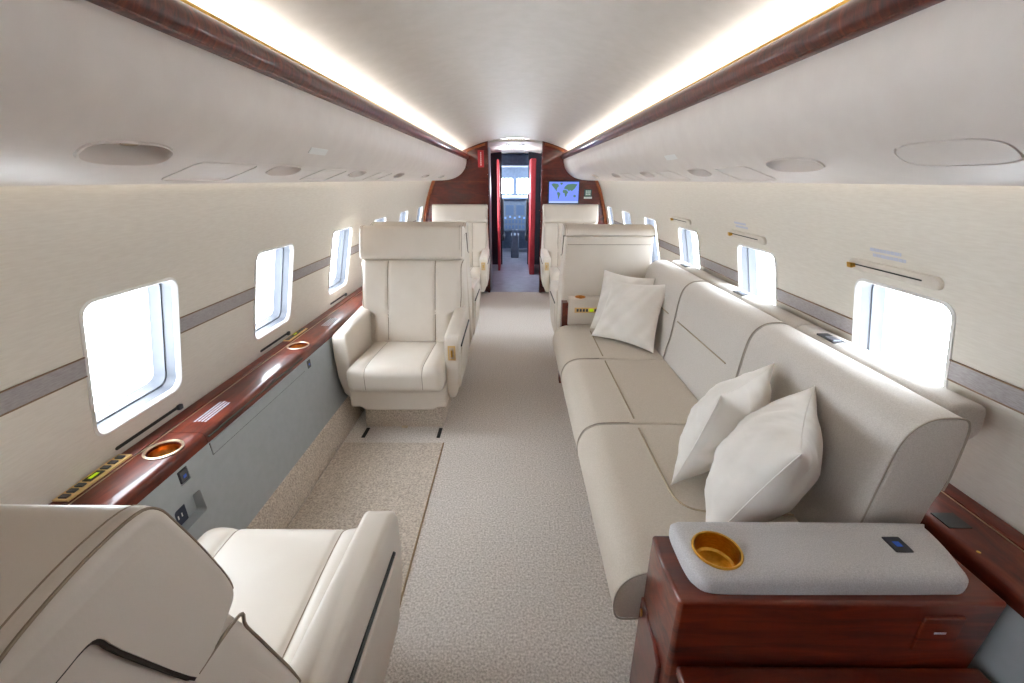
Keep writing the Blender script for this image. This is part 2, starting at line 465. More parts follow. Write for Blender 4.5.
# ------------------------------------------------------------------ side ledges
def text_lines(cx, cy, z, rows, w, h, gap, side=1, along='y', seed=1):
    rnd = random.Random(seed); parts = []
    for r in range(rows):
        x = cx+side*(r-(rows-1)/2)*gap; y = cy-w/2+rnd.random()*0.006; end = cy+w/2-rnd.random()*0.012
        while y < end:
            l = 0.004+rnd.random()*0.012
            parts.append(box(x-h/2, x+h/2, y, min(y+l, end), z-0.0006, z+0.0008)); y += l+0.003
    return join(parts)

def cup(parent, c, r, depth, ring='champagne', liner='copper'):
    V, F = lathe([(r+0.006, -0.001), (r+0.007, 0.003), (r+0.002, 0.0045), (r-0.001, 0.002), (r-0.002, -0.002), (r+0.0, -0.004)], c, 40)
    g = mesh('cup_holder', V, F, ring, parent); g['label'] = 'round metal rimmed cup holder'
    V, F = lathe([(r-0.001, 0.0), (r-0.003, -depth*0.5), (r-0.006, -depth+0.008), (r-0.014, -depth), (0.0001, -depth)], c, 40)
    mesh('liner', V, F, liner, g)
    return g

def keypad(parent, side, ya, yb, xc, z, hw):
    p = mesh('control_panel', *box(xc-hw, xc+hw, ya, yb, z-0.002, z+0.004), 'goldface', parent)
    p['label'] = 'brass control panel with small dark keys'
    L = yb-ya
    ks = [0.07, 0.18, 0.29, 0.67, 0.79, 0.91]
    for q in ks:
        y = ya+L*q
        bevel(mesh('button', *box(xc-hw*0.55, xc+hw*0.55, y-L*0.036, y+L*0.036, z+0.003, z+0.008), 'dark', p), 0.001, 2)
    mesh('display', *box(xc-hw*0.6, xc+hw*0.6, ya+L*0.37, ya+L*0.60, z+0.003, z+0.006), 'black', p)
    mesh('display_glow', *box(xc-hw*0.25, xc+hw*0.25, ya+L*0.42, ya+L*0.55, z+0.005, z+0.0065), 'lime', p)
    return p

LT = 0.596
def ledge(side, y0, y1, word):
    t = thing('side_ledge', 'grey side cabinet with a long glossy mahogany top under the %s windows' % word, 'side ledge')
    bp = [(1.0, 0.150), (1.02, 0.40), (1.024, 0.5565), (1.203, 0.5565), (1.210, 0.15)]
    V, F = ext_y([(side*x, z) for x, z in bp], y0, y1)
    body = mesh('body', V, F, 'grey', t)
    tp = [(1.198, 0.558), (1.197, LT), (1.044, LT), (1.036, LT-0.0015), (1.030, LT-0.005), (1.0265, LT-0.011), (1.025, LT-0.019), (1.0225, 0.556)]
    V, F = ext_y([(side*x, z) for x, z in tp], y0, y1)
    top = mesh('top', V, F, 'wood', t)
    # raised back rail where the ledge meets the wall
    V, F = ext_y([(side*x, z) for x, z in ((1.150, LT-0.001), (1.151, LT+0.004), (1.156, LT+0.006), (1.192, LT+0.006), (1.195, LT-0.001))], y0, y1)
    mesh('back_rail', V, F, 'wood', t)
    mesh('pinstripe', *box(min(side*1.1455, side*1.149), max(side*1.1455, side*1.149), y0, y1, LT-0.001, LT+0.0012), 'champagne', t)
    return t, body, top

t, body, top = ledge(-1, -0.9, 5.45, 'left')
CUPS = [(-1.087, 1.122), (-1.09, 2.012)]
cut(top, [loft([[(x+0.044*math.cos(2*PI*i/40), y+0.044*math.sin(2*PI*i/40), z) for i in range(40)] for z in (0.5575, 0.62)]) for x, y in CUPS]
    + [box(-1.15, -1.0, y-0.0012, y+0.0012, LT-0.004, LT+0.02) for y in (1.218, 1.90)]
    + [box(-1.04, -1.0, y-0.0012, y+0.0012, 0.53, LT+0.02) for y in (1.218, 1.90)])
cut(body, [loft([[(-0.97, y, z) for y, z in rrect(0.06, 0.045, 0.01, 4, 1.075, 0.40)], [(-1.05, y, z) for y, z in rrect(0.055, 0.04, 0.01, 4, 1.075, 0.40)]]),
           loft([[(-1.0, y, z) for y, z in rrect(0.022, 0.026, 0.004, 3, 1.093, 0.522)], [(-1.032, y, z) for y, z in rrect(0.02, 0.024, 0.004, 3, 1.093, 0.522)]]),
           ])
for x, y in CUPS: cup(t, (x, y, LT), 0.046, 0.036)
keypad(t, -1, 0.885, 1.085, -1.172, LT+0.006, 0.020)
keypad(t, -1, 2.06, 2.26, -1.172, LT+0.006, 0.018)
o = mesh('printed_notice', *text_lines(-1.088, 1.36, LT, 4, 0.15, 0.006, 0.012, 1, seed=3), 'whitetext', t)
o = mesh('printed_notice', *text_lines(-1.088, 2.40, LT, 4, 0.15, 0.006, 0.012, 1, seed=5), 'whitetext', t)
o = mesh('printed_notice', *text_lines(-1.05, 1.40, LT-0.001, 1, 0.07, 0.004, 0.012, 1, seed=7), 'whitetext', t)
# flap of the fold-out table, socket plates, dark outlet in the pocket
for ya, yb in ((1.225, 1.90),):
    V, F = loft([[(-(interp(z, [(0.15, 1.0), (0.40, 1.02), (0.56, 1.024)])-n), y, z) for y, z in rrect((yb-ya)/2, 0.022, 0.003, 2, (ya+yb)/2, 0.530)] for n in (-0.001, 0.0025)])
    fl = mesh('table_flap', V, F, 'grey', t)
    mesh('groove', *tube([(-1.0240, ya-0.002, 0.552), (-1.0232, ya-0.002, 0.506), (-1.0232, yb+0.002, 0.506), (-1.0240, yb+0.002, 0.552)], 0.0016, 5), 'gap_shade', fl)
    mesh('lid_shadow_gap', *box(-1.0278, -1.018, ya, yb, 0.574, 0.578), 'gap_shade', fl)  # dark strip painted in for the shadow under the lid
for y in (1.093, 1.954):
    V, F = loft([[(-1.0235+n, y_, z) for y_, z in rrect(0.016-n*0.2, 0.020-n*0.2, 0.002, 2, y, 0.522)] for n in (-0.004, 0.003)])
    s_ = mesh('socket', V, F, 'dark', t)
    mesh('port', *box(-1.0215, -1.0195, y-0.006, y+0.006, 0.516, 0.526), 'blueport', s_)
V, F = loft([[(-1.048+n, y_, z) for y_, z in rrect(0.026, 0.030, 0.003, 2, 1.055, 0.398)] for n in (0, 0.008)])
o = mesh('outlet', V, F, 'navy', t)
mesh('slots', *join([box(-1.0405, -1.0392, 1.045, 1.049, 0.392, 0.405), box(-1.0405, -1.0392, 1.060, 1.064, 0.392, 0.405)]), 'white', o)

t, body, top = ledge(1, -0.9, 5.45, 'right')
mesh('recess_shade', *box(1.045, 1.10, 0.815, 0.865, LT-0.001, LT+0.002), 'black', t)  # black plate stands in for the shade inside a recess
mesh('stud', *lathe([(0.005, 0), (0.004, 0.002), (0.0001, 0.0025)], (1.045, 0.745, LT-0.002), 12), 'gold', t)

# ------------------------------------------------------------------ window shade sliders
def slider_right(yc, idx):
    lbl = ['pale slider plate over the nearest right window', 'pale slider plate over the second right window', 'pale slider plate over the third right window from the camera'][idx]
    t = thing('shade_slider', lbl+', with brass knob', 'shade slider', (wall_x(1.132), yc, 1.132), 0, 'window shade sliders on the right wall')
    inv = Matrix.Translation(-t.location)
    def P(a, b, n): return (wall_x(1.132+b)-n, yc+a, 1.132+b)
    def add(o): o.parent = t; o.matrix_parent_inverse = inv; return o
    q = rrect(0.158, 0.0175, 0.0172, 8); q2 = rrect(0.155, 0.0145, 0.0142, 8)
    add(mesh('plate', *loft([[P(a, b, -0.002) for a, b in q], [P(a, b, 0.009) for a, b in q], [P(a, b, 0.012) for a, b in q2]]), 'plate'))
    add(mesh('slot', *loft([[P(a, b, n) for a, b in rrect(0.118, 0.0022, 0.002, 3, 0.01)] for n in (0.009, 0.0126)]), 'black'))
    add(bevel(mesh('knob', *loft([[P(a, b, n) for a, b in rrect(k_, k_*0.9, 0.002, 3, 0.135, -0.003)] for k_, n in ((0.007, 0.011), (0.007, 0.020), (0.009, 0.021), (0.009, 0.028))]), 'gold'), 0.001, 2))
for i, yc in enumerate((1.225, 2.04, 2.88)): slider_right(yc, i)
def slider_left(yc, idx):
    lbl = ['black slot with dark knob under the nearest left window', 'black slot with dark knob under the second left window', 'black slot with dark knob under the third left window'][idx]
    t = thing('shade_slider', lbl, 'shade slider', (-wall_x(0.622), yc, 0.622), 0, 'window shade slots on the left wall')
    inv = Matrix.Translation(-t.location)
    def P(a, b, n): return (-(wall_x(0.622+b)-n), yc+a, 0.622+b)
    def add(o): o.parent = t; o.matrix_parent_inverse = inv; return o
    add(mesh('slot', *loft([[P(a, b, n) for a, b in rrect(0.13, 0.0055, 0.0054, 3)] for n in (-0.002, 0.002)]), 'black'))
    add(bevel(mesh('knob', *loft([[P(a, b, n) for a, b in rrect(0.009, 0.009, 0.002, 3, 0.128)] for n in (0.0, 0.012)]), 'dark'), 0.001, 2))
for i, yc in enumerate((1.215, 2.0, 2.82)): slider_left(yc, i)
# printed notices over the right windows
for j, (yc, hw, lab) in enumerate(((1.25, 0.055, 'pale printed notice on the right wall over the nearest slider plate'), (2.10, 0.055, 'pale printed notice on the right wall over the second slider plate'))):
    parts = []
    rnd = random.Random(j)
    for r in range(2):
        zc = 1.186-0.0155*r; y = yc+hw-0.01*r; end = yc-hw-0.015*r
        while y > end:
            l = 0.006+rnd.random()*0.012
            y2 = max(y-l, end)
            parts.append(loft([[(wall_x(zc+b)-n, a, zc+b) for a, b in ((y2, -0.0045), (y, -0.0045), (y, 0.0045), (y2, 0.0045))] for n in (-0.001, 0.001)]))
            y = y2-0.0022
    tag(mesh('printed_notice', *join(parts), 'whitetext'), lab, 'notice')

# ------------------------------------------------------------------ armchairs
def chair(sd, label):
    """origin on the floor, facing +y; sd = side (+1/-1 in x) of the aisle armrest"""
    t = thing('armchair', label, 'armchair', (0, 0, 0), 0, 'cream leather armchairs')
    # carpeted pedestal
    V, F = loft([[(x, y, z) for x, y in rrect(hw, hl, 0.012, 3, 0, 0.03)] for z, hw, hl in ((0, 0.232, 0.245), (0.14, 0.226, 0.24), (0.165, 0.226, 0.24))])
    ped = mesh('pedestal', V, F, 'carpet_dark', t)
    mesh('release_tab', *box(-0.02, 0.015, 0.272, 0.29, 0.0, 0.006), 'champagne', ped)
    # leather skirt under the cushion
    sk = []
    def skb(x):
        a = abs(x)
        return 0.150 if a < 0.19 else (0.150+0.02*(a-0.19)/0.03 if a < 0.22 else 0.170)
    xs = [-0.272, -0.22, -0.19, -0.1, 0, 0.1, 0.19, 0.22, 0.272]
    front = [(x, skb(x)) for x in xs]+[(0.272, 0.29), (-0.272, 0.29)]
    V, F = loft([[(x, y, z) for x, z in front] for y in (-0.30, 0.350)])
    bevel(mesh('skirt', V, F, 'leather', t), 0.012, 3)
    # seat cushion with two stitched channels
    def seatfn(p, u, v, w):
        x, y, z = p
        if w > 0.2:
            for s in (-1, 1):
                d = x-s*(0.158)
                z -= 0.007*math.exp(-(d/0.008)**2)*max(0, min(1, (w-0.2)/0.5))
            z += 0.010*math.exp(-((abs(x)-0.21)/0.04)**2)*(0.5+0.5*v)
            z -= 0.026*(1-v)*0.5
        if v > 0.5: y += 0.010*(1-u**4)
        return (x, y, z)
    V, F = roundbox(-0.266, 0.266, -0.14, 0.393, 0.278, 0.422, 0.042, 5, 0.018, 46, 14, 5, 'z', seatfn)
    sc = mesh('seat_cushion', V, F, 'leather', t, 60)
    for s in (-1, 1):
        xx = min((abs(v[0]-s*0.158), v[0]) for v in V if v[2] > 0.40)[1]
        path = sorted([v for v in V if abs(v[0]-xx) < 0.0025 and v[2] > 0.30 and v[1] > -0.09 and (v[2] > 0.37 or v[1] > 0.3)], key=lambda v: -math.atan2(v[2]-0.30, v[1]-0.10))
        mesh('seam', *tube(path, 0.0018, 6), 'leather_dark', sc)  # dark tube paints shade into the stitched channel
    # backrest pad: narrow between the arms, wide above them, channelled
    zs = [0.40, 0.44, 0.50, 0.555, 0.575, 0.59, 0.605, 0.63, 0.68, 0.76, 0.84, 0.875, 0.893, 0.900]
    rings = []
    def padhw(z): return interp(z, [(0.40, 0.242), (0.57, 0.250), (0.605, 0.314), (0.64, 0.323), (0.90, 0.323)])
    def pady(x, z):
        ins = 0.0 if z < 0.86 else 0.02*((z-0.86)/0.04)**2
        if z < 0.42: ins = 0.012
        bow = 0.016*math.sin(PI*min(1, max(0, (z-0.40)/0.5)))
        y = -0.078-(z-0.44)*0.318-ins+bow*(1-(x/padhw(z))**2)
        for s in (-1, 1): y -= 0.011*math.exp(-((x-s*0.150)/0.009)**2)
        return y
    for z in zs:
        hw = padhw(z); yf = pady(hw, z)
        th = 0.11; r = 0.035; ring = []
        n = 72
        for i in range(n+1):
            x = -hw+r+(2*hw-2*r)*i/n
            ring.append((x, pady(x, z), z))
        for k in range(1, 6):
            a = PI/2-PI/2*k/5; ring.append((hw-r+r*math.cos(a), yf-r+r*math.sin(a), z))
        ring += [(hw, yf-th, z), (-hw, yf-th, z)]
        for k in range(0, 5):
            a = PI-PI/2*k/5; ring.append((-hw+r+r*math.cos(a), yf-r+r*math.sin(a), z))
        rings.append(ring)
    V, F = loft(rings)
    bk = mesh('backrest', V, F, 'leather', t, 50)
    for s in (-1, 1):
        path = [(s*0.150, pady(s*0.150, z)+0.0012, z) for z in (0.42, 0.47, 0.55, 0.65, 0.75, 0.84, 0.875, 0.895)]
        mesh('seam', *tube(cr(path, 3), 0.0022, 6), 'leather_dark', bk)
    # headrest: wraps over the top of the shell
    hp = cr([(-0.246, 0.902), (-0.228, 0.915), (-0.226, 0.94), (-0.243, 1.0), (-0.264, 1.06), (-0.278, 1.092), (-0.300, 1.105), (-0.35, 1.104), (-0.40, 1.094), (-0.425, 1.083), (-0.435, 1.068), (-0.437, 1.050)], 4)
    hp += cr([(-0.432, 1.043), (-0.40, 1.042), (-0.375, 1.044), (-0.364, 1.036), (-0.355, 1.01), (-0.312, 0.906), (-0.302, 0.897), (-0.28, 0.897)], 3)
    hw = 0.326
    cyz = (-0.33, 1.02)
    RD = 0.014
    nn = len(hp)
    def hring(x, grow=0.0):
        d = max(0, RD-(hw-abs(x)))
        ins = RD-math.sqrt(max(0, RD*RD-d*d))
        g = 0.003*math.exp(-((abs(x)-0.150)/0.005)**2)
        ring = []
        for i, (y, z) in enumerate(hp):
            a = hp[i-1]; b = hp[(i+1) % nn]
            tx, tz = b[0]-a[0], b[1]-a[1]; l = math.hypot(tx, tz) or 1
            k_ = ins*max(0, min(1, (40-i)/6)) + (g if i < 26 else 0) - grow
            ring.append((x, y-tz/l*k_, z+tx/l*k_))
        return ring
    m = 18
    xs = [-hw, -hw+0.001, -hw+0.003, -hw+0.006, -hw+0.010, -hw+RD]+[-hw+0.03+(2*hw-0.06)*i/m for i in range(m+1)]+[hw-RD, hw-0.010, hw-0.006, hw-0.003, hw-0.001, hw]
    V, F = loft([hring(x) for x in xs])
    hd = mesh('headrest', V, F, 'leather', t, 60)
    for s in (-1, 1):
        mesh('piping', *tube(hring(s*(hw-0.006))[6:45], 0.0016, 6), 'leather_dark', hd)
        mesh('stitching', *tube(hring(s*(hw-0.020))[10:43], 0.0009, 5), 'leather_dark', hd)
        mesh('seam', *tube(hring(s*0.15)[2:26], 0.0012, 6), 'leather_dark', hd)
    # shell behind the pad
    def shw(z): return 0.319*(1+0.05*max(0, min(1, (0.95-z)/0.5)))
    rings = []
    for z in (0.27, 0.30, 0.36, 0.45, 0.55, 0.65, 0.75, 0.84, 0.885, 0.90, 0.93, 0.97, 1.0, 1.02, 1.034, 1.040):
        yf = -0.11-(z-0.44)*0.318 if z < 0.888 else -0.285-(z-0.89)*0.40
        yr = interp(z, [(0.27, -0.36), (0.36, -0.395), (0.55, -0.42), (0.75, -0.432), (0.95, -0.436), (1.034, -0.434), (1.040, -0.428)])
        rings.append([(x, y, z) for x, y in rrect(shw(z), (yf-yr)/2, 0.018, 5, 0, (yf+yr)/2)])
    sh = mesh('shell', *loft(rings), 'leather', t, 50)
    for s in (-1, 1):
        e = [(s*(padhw(z)-0.0090), pady(padhw(z), z)-0.0095, z) for z in (0.62, 0.68, 0.74, 0.80, 0.85)]+[(s*0.3180, -0.222, 0.876), (s*0.3225, -0.245, 0.889), (s*0.3232, -0.27, 0.8925), (s*0.3232, -0.302, 0.8945)]
        mesh('piping', *tube(cr(e, 4), 0.0022, 6), 'leather_dark', sh)
    for s in (-1, 1): mesh('gap', *tube([(s*0.3215, y, z-0.002) for y, z in hp[44:]], 0.0028, 6), 'gap_shade', sh)  # dark tube paints the shade between headrest and shell
    mesh('seam', *tube([(-0.300, -0.4365, 0.985), (0.300, -0.4365, 0.985)], 0.0018, 6), 'leather_dark', sh)
    # armrests
    for s in (-1, 1):
        rings = []
        for z in (0.170, 0.176, 0.19, 0.23, 0.33, 0.45, 0.53, 0.555, 0.572, 0.581, 0.584):
            ou = interp(z, [(0.17, 0.285), (0.176, 0.302), (0.19, 0.312), (0.23, 0.328), (0.33, 0.343), (0.45, 0.350), (0.555, 0.350), (0.572, 0.348), (0.581, 0.343), (0.584, 0.335)])
            inn = interp(z, [(0.17, 0.272), (0.555, 0.266), (0.572, 0.268), (0.581, 0.273), (0.584, 0.281)])
            fr = interp(z, [(0.17, 0.215), (0.176, 0.24), (0.19, 0.265), (0.23, 0.288), (0.33, 0.300), (0.50, 0.298), (0.555, 0.296), (0.572, 0.290), (0.581, 0.281), (0.584, 0.266)])
            bkk = interp(z, [(0.17, -0.30), (0.45, -0.27), (0.584, -0.20)])
            c = (ou+inn)/2; hw2 = (ou-inn)/2
            rings.append([(s*(c+x), y, z) for x, y in rrect(hw2, (fr-bkk)/2, min(0.013, hw2*0.95), 4, 0, (fr+bkk)/2)])
        V, F = loft(rings)
        V = [(x, y, z+0.035*max(0, (0.02-y)/0.25)*max(0, (z-0.4)/0.18)) for x, y, z in V]
        arm = mesh('armrest', V, F, 'leather', t, 50)
        mesh('seam', *tube(cr([(s*0.3442, y, 0.566+0.035*max(0, (0.02-y)/0.25)*0.92) for y in (-0.18, -0.1, 0.0, 0.1, 0.2, 0.245)]+[(s*0.343, 0.277, 0.555), (s*0.344, 0.290, 0.50), (s*0.342, 0.292, 0.35)], 3), 0.0012, 5), 'leather_dark', arm)
        if s == sd:
            # side pocket panel with a black tube painting the shaded gap along its top
            q = [(-0.20, 0.235), (0.22, 0.235), (0.24, 0.26), (0.24, 0.47), (0.22, 0.492), (-0.20, 0.505)]
            V, F = loft([[(s*(interp(z, [(0.17, 0.285), (0.19, 0.310), (0.23, 0.326), (0.33, 0.341), (0.45, 0.348), (0.6, 0.348)])+n), y, z) for y, z in q] for n in (0.0, 0.012)])
            pk = bevel(mesh('side_pocket', V, F, 'leather', arm), 0.006, 3)
            mesh('pocket_gap_shade', *tube([(s*0.3515, -0.20, 0.514), (s*0.3515, 0.0, 0.507), (s*0.3515, 0.225, 0.498)], 0.0055, 6), 'black', arm)
            # recline control let into the front of the arm
            cpan = mesh('control_panel', *box(s*0.308-0.021, s*0.308+0.021, 0.290, 0.3015, 0.440, 0.525), 'goldface', arm)
            mesh('lever', *join([box(s*0.308-0.013, s*0.308+0.013, 0.300, 0.303, 0.450, 0.516)]), 'champagne', cpan)
            bevel(mesh('lever_knob', *box(s*0.308-0.005, s*0.308+0.005, 0.302, 0.312, 0.462, 0.50), 'gold', cpan), 0.002, 2)
    return t

cP = chair(1, 'cream leather armchair in the near left foreground, seen from behind its tall back')
cM = chair(-1, 'cream leather armchair facing the camera beside the mahogany ledge, near the left windows')
CX = 0.655
cP.location = (-CX, 0.600, 0)
cM.location = (-CX, 2.495, 0); cM.rotation_euler[2] = PI
def put(src, x, y, rz, label):
    c = copy_tree(src); c.location = (x, y, 0); c.rotation_euler = (0, 0, rz); c['label'] = label
    return c
put(cP, -CX, 3.385, 0, 'cream leather armchair on the left, back to back behind the one facing the camera')
put(cM, -CX, 5.03, PI, 'cream leather armchair against the forward wood wall, left of the doorway')
dch = put(cM, 0.626, 3.335, 0, 'cream leather armchair with its broad back turned, just beyond the sofa')
dch.scale = (0.92, 1, 0.99)
put(cP, CX+0.005, 5.03, PI, 'cream leather armchair below the wall map screen, right of the doorway')

# ------------------------------------------------------------------ carpet insert between the facing left chairs
t = thing('carpet_insert', 'tan carpet insert with bound edge between the two facing left armchairs', 'carpet', (-0.68, 1.2, 0))
inv = Matrix.Translation((0.68, -1.2, 0))
o = mesh('pile', *box(-0.955, -0.397, 0.888, 2.045, 0.0, 0.004), 'carpet_dark', t); o.matrix_parent_inverse = inv
o = mesh('binding', *join([tube([(-0.396, 0.885, 0.002), (-0.396, 2.046, 0.002)], 0.0042, 6)]), 'carpet_edge', t); o.matrix_parent_inverse = inv
for x in (-0.865, -0.435):
    t = tag(mesh('seat_track', *box(x-0.010, x+0.010, 2.10, 2.20, 0.0, 0.003), 'black'),
            'short dark floor slot at the %s front corner of the facing armchair pedestal' % ('window side' if x < -0.6 else 'aisle side'), 'floor slot')

# ------------------------------------------------------------------ sofa
sofa = thing('sofa', 'long greige fabric three seat sofa along the right wall', 'sofa', (0.65, 1.8, 0))
sinv = Matrix.Translation((-0.65, -1.8, 0))
def sadd(o): 
    if o.parent is None: o.parent = sofa
    o.matrix_parent_inverse = sinv if o.parent == sofa else Matrix()
    return o
SY = [0.812, 1.525, 2.20, 2.80]
o = sadd(bevel(mesh('base', *box(0.40, 0.94, 0.83, 2.76, 0.0, 0.275), 'carpet_dark'), 0.01))
SP = cr([(0.83, 0.29), (0.42, 0.288), (0.32, 0.282), (0.280, 0.284), (0.266, 0.305), (0.262, 0.34), (0.268, 0.38), (0.290, 0.42), (0.33, 0.443), (0.38, 0.450), (0.495, 0.452), (0.65, 0.450), (0.83, 0.445)], 5)
def slab(prof, y0, y1, r=0.012):
    """profile extruded in y with softly rounded ends"""
    cxx = sum(p[0] for p in prof)/len(prof); czz = sum(p[1] for p in prof)/len(prof)
    rings = []
    n = len(prof); area = sum(prof[i][0]*prof[(i+1) % n][1]-prof[(i+1) % n][0]*prof[i][1] for i in range(n))
    sg = 1 if area > 0 else -1
    def ins(d):
        out = []
        for i in range(n):
            a = prof[i-1]; b = prof[(i+1) % n]; tx, tz = b[0]-a[0], b[1]-a[1]; l = math.hypot(tx, tz) or 1
            out.append((prof[i][0]-sg*tz/l*d, prof[i][1]+sg*tx/l*d))
        return out
    for k in range(5):
        a = PI/2*k/4
        rings.append([(x, y0+r*(1-math.sin(a)), z) for x, z in ins(r*(1-math.cos(a)))] )
    rings = [[(x, y0+r*(1-math.sin(PI/2*k/4)), z) for x, z in ins(r*(1-math.cos(PI/2*k/4)))] for k in range(5)]
    # k=0: full inset at... build from tight end to full section
    rings = [[(x, y0+r*(1-math.cos(PI/2*k/4)), z) for x, z in ins(r*(1-math.sin(PI/2*k/4)))] for k in range(5)]
    m = 8
    for j in range(1, m): rings.append([(x, y0+r+(y1-y0-2*r)*j/m, z) for x, z in prof])
    rings += [[(x, y1-r*(1-math.cos(PI/2*k/4)), z) for x, z in ins(r*(1-math.sin(PI/2*k/4)))] for k in range(4, -1, -1)]
    return loft(rings)
for i in range(3):
    y0, y1 = SY[i], SY[i+1]
    sc = sadd(mesh('seat_cushion', *slab(SP, y0+0.001, y1-0.001, 0.014), 'sofa_seat', None, 50))
    if i == 0: path = [(0.83, 1.02, 0.4465), (0.70, 1.02, 0.4505), (0.58, 1.025, 0.4525), (0.53, 1.04, 0.4535), (0.505, 1.07, 0.4535), (0.496, 1.12, 0.453), (0.495, 1.3, 0.453), (0.495, 1.485, 0.4525)]
    elif i == 1: path = [(0.495, 1.56, 0.4525), (0.495, 1.8, 0.453), (0.495, 2.165, 0.4525)]
    else: path = [(0.495, 2.235, 0.4525), (0.495, 2.4, 0.453), (0.495, 2.66, 0.4525)]
    sm = mesh('seam', *tube(cr(path, 4), 0.0034, 6), 'sofa_seam_shade', sc)  # darker tube stands for the shadow line along the seam
    e = [(x, y0+0.004, z) for x, z in SP[8:50]]
    pp = mesh('piping', *tube(e, 0.0022, 6), 'sofa_pipe', sc)
# back cushions
BPF = cr([(0.834, 0.43), (0.846, 0.50), (0.860, 0.572), (0.872, 0.70), (0.880, 0.775), (0.890, 0.822), (0.908, 0.853), (0.939, 0.874), (0.98, 0.880), (1.012, 0.876), (1.026, 0.860), (1.032, 0.82), (1.031, 0.70), (1.014, 0.61), (1.005, 0.43)], 5)
BY = [0.842, 1.53, 2.235, 2.885]
for i in range(3):
    y0, y1 = BY[i], BY[i+1]
    bc = sadd(mesh('back_cushion', *slab(BPF, y0+0.001, y1-0.001, 0.012), 'sofa', None, 50))
    ya = y0+(0.42 if i == 0 else 0.10)
    mesh('seam', *tube([(0.8672, ya, 0.672), (0.8672, (ya+y1)/2, 0.672), (0.8672, y1-0.05, 0.672)], 0.0034, 6), 'sofa_seam_shade', bc)
    mesh('piping', *tube([(x, y0+0.004, z) for x, z in BPF[2:62]], 0.0022, 6), 'sofa_pipe', bc)
# upholstered shelf behind the back cushions
SH = cr([(1.036, 0.80), (1.037, 0.855), (1.046, 0.872), (1.07, 0.879), (1.11, 0.876), (1.130, 0.866), (1.137, 0.84), (1.139, 0.81), (1.125, 0.782), (1.09, 0.768), (1.05, 0.775)], 4, True)
HY = [0.905, 1.52, 2.22, 2.885]
for i in range(3):
    y0, y1 = HY[i], HY[i+1]
    b = sadd(mesh('rear_bolster', *slab(SH, y0+0.003, y1-0.003, 0.012), 'sofa', None, 50))
    bt = mesh('belt_pocket', *box(1.050, 1.088, y0+0.42, y0+0.51, 0.872, 0.8805), 'dark', b)
    mesh('buckle', *box(1.056, 1.082, y0+0.435, y0+0.475, 0.8795, 0.883), 'steel', bt)

# pillows
def pillow(name, corners, th, label, seed, grp='white scatter pillows on the sofa'):
    """corners: bottom-left, bottom-right, top-right, top-left (3-D)"""
    BLc, BRc, TRc, TLc = [Vector(c) for c in corners]
    nrm = ((BRc-BLc).cross(TLc-BLc)).normalized()
    n = 28; V, F = [], []; rnd = random.Random(seed); ph = [rnd.uniform(0, 6.28) for _ in range(8)]
    def pt(u, v, s):
        uu = u*(1-0.09*(1-v*v)*abs(u)**1.5); vv = v*(1-0.09*(1-u*u)*abs(v)**1.5)
        a, b = (uu+1)/2, (vv+1)/2
        p = BLc*(1-a)*(1-b)+BRc*a*(1-b)+TRc*a*b+TLc*(1-a)*b
        e = (1-u**2)*(1-v**2)
        h = th/2*(0.35*max(0, e)**0.36+0.65*max(0, e)**0.75)
        wr = 0.006*math.sin(7*u+3*v+ph[0])*math.sin(5*v+ph[1]+s)+0.0035*math.sin(13*u-9*v+ph[2]+s*2)
        edge = max(abs(u), abs(v))
        wr += 0.010*math.sin(15*(u if abs(v) > abs(u) else v)+ph[3])*max(0, edge-0.55)
        return p+nrm*s*(h+wr*min(1, e*4))
    idx = {}
    def vid(i, j, s):
        if i in (0, n) or j in (0, n): s = 0
        k_ = (i, j, s)
        if k_ not in idx:
            u = math.sin(PI/2*(2*i/n-1)); v = math.sin(PI/2*(2*j/n-1))
            idx[k_] = len(V); V.append(tuple(pt(u, v, s)))
        return idx[k_]
    for s in (1, -1):
        for i in range(n):
            for j in range(n):
                f = (vid(i, j, s), vid(i+1, j, s), vid(i+1, j+1, s), vid(i, j+1, s))
                F.append(f if s > 0 else f[::-1])
    o = mesh(name, V, F, 'pillow', None, 80)
    path = [V[vid(i, 0, 0)] for i in range(n)]+[V[vid(n, j, 0)] for j in range(n)]+[V[vid(n-i, n, 0)] for i in range(n)]+[V[vid(0, n-j, 0)] for j in range(n)]
    mesh('seam', *tube(path, 0.0022, 5, True), 'pillow', o)
    return tag(o, label, 'pillow', grp)
def para(N, T, Mc):
    N, T, Mc = Vector(N), Vector(T), Vector(Mc)
    return [Mc, Mc+(T-N), T, N]
pillow('scatter_pillow', para((0.642, 0.815, 0.805), (0.885, 1.145, 0.81), (0.507, 0.880, 0.465)), 0.225, 'plump white scatter pillow leaning right behind the near armrest', 1)
pillow('scatter_pillow', para((0.590, 1.098, 0.803), (0.870, 1.330, 0.803), (0.505, 1.135, 0.462)), 0.185, 'white scatter pillow standing behind the nearest pillow, mid sofa', 2)
pillow('scatter_pillow', [(0.485, 2.555, 0.46), (0.79, 2.28, 0.455), (0.905, 2.485, 0.805), (0.612, 2.65, 0.79)], 0.12, 'square white scatter pillow in front at the far end of the sofa', 3)
pillow('scatter_pillow', [(0.50, 2.70, 0.46), (0.79, 2.45, 0.46), (0.875, 2.66, 0.80), (0.600, 2.86, 0.815)], 0.11, 'white scatter pillow half hidden behind the square one at the far sofa end', 4)

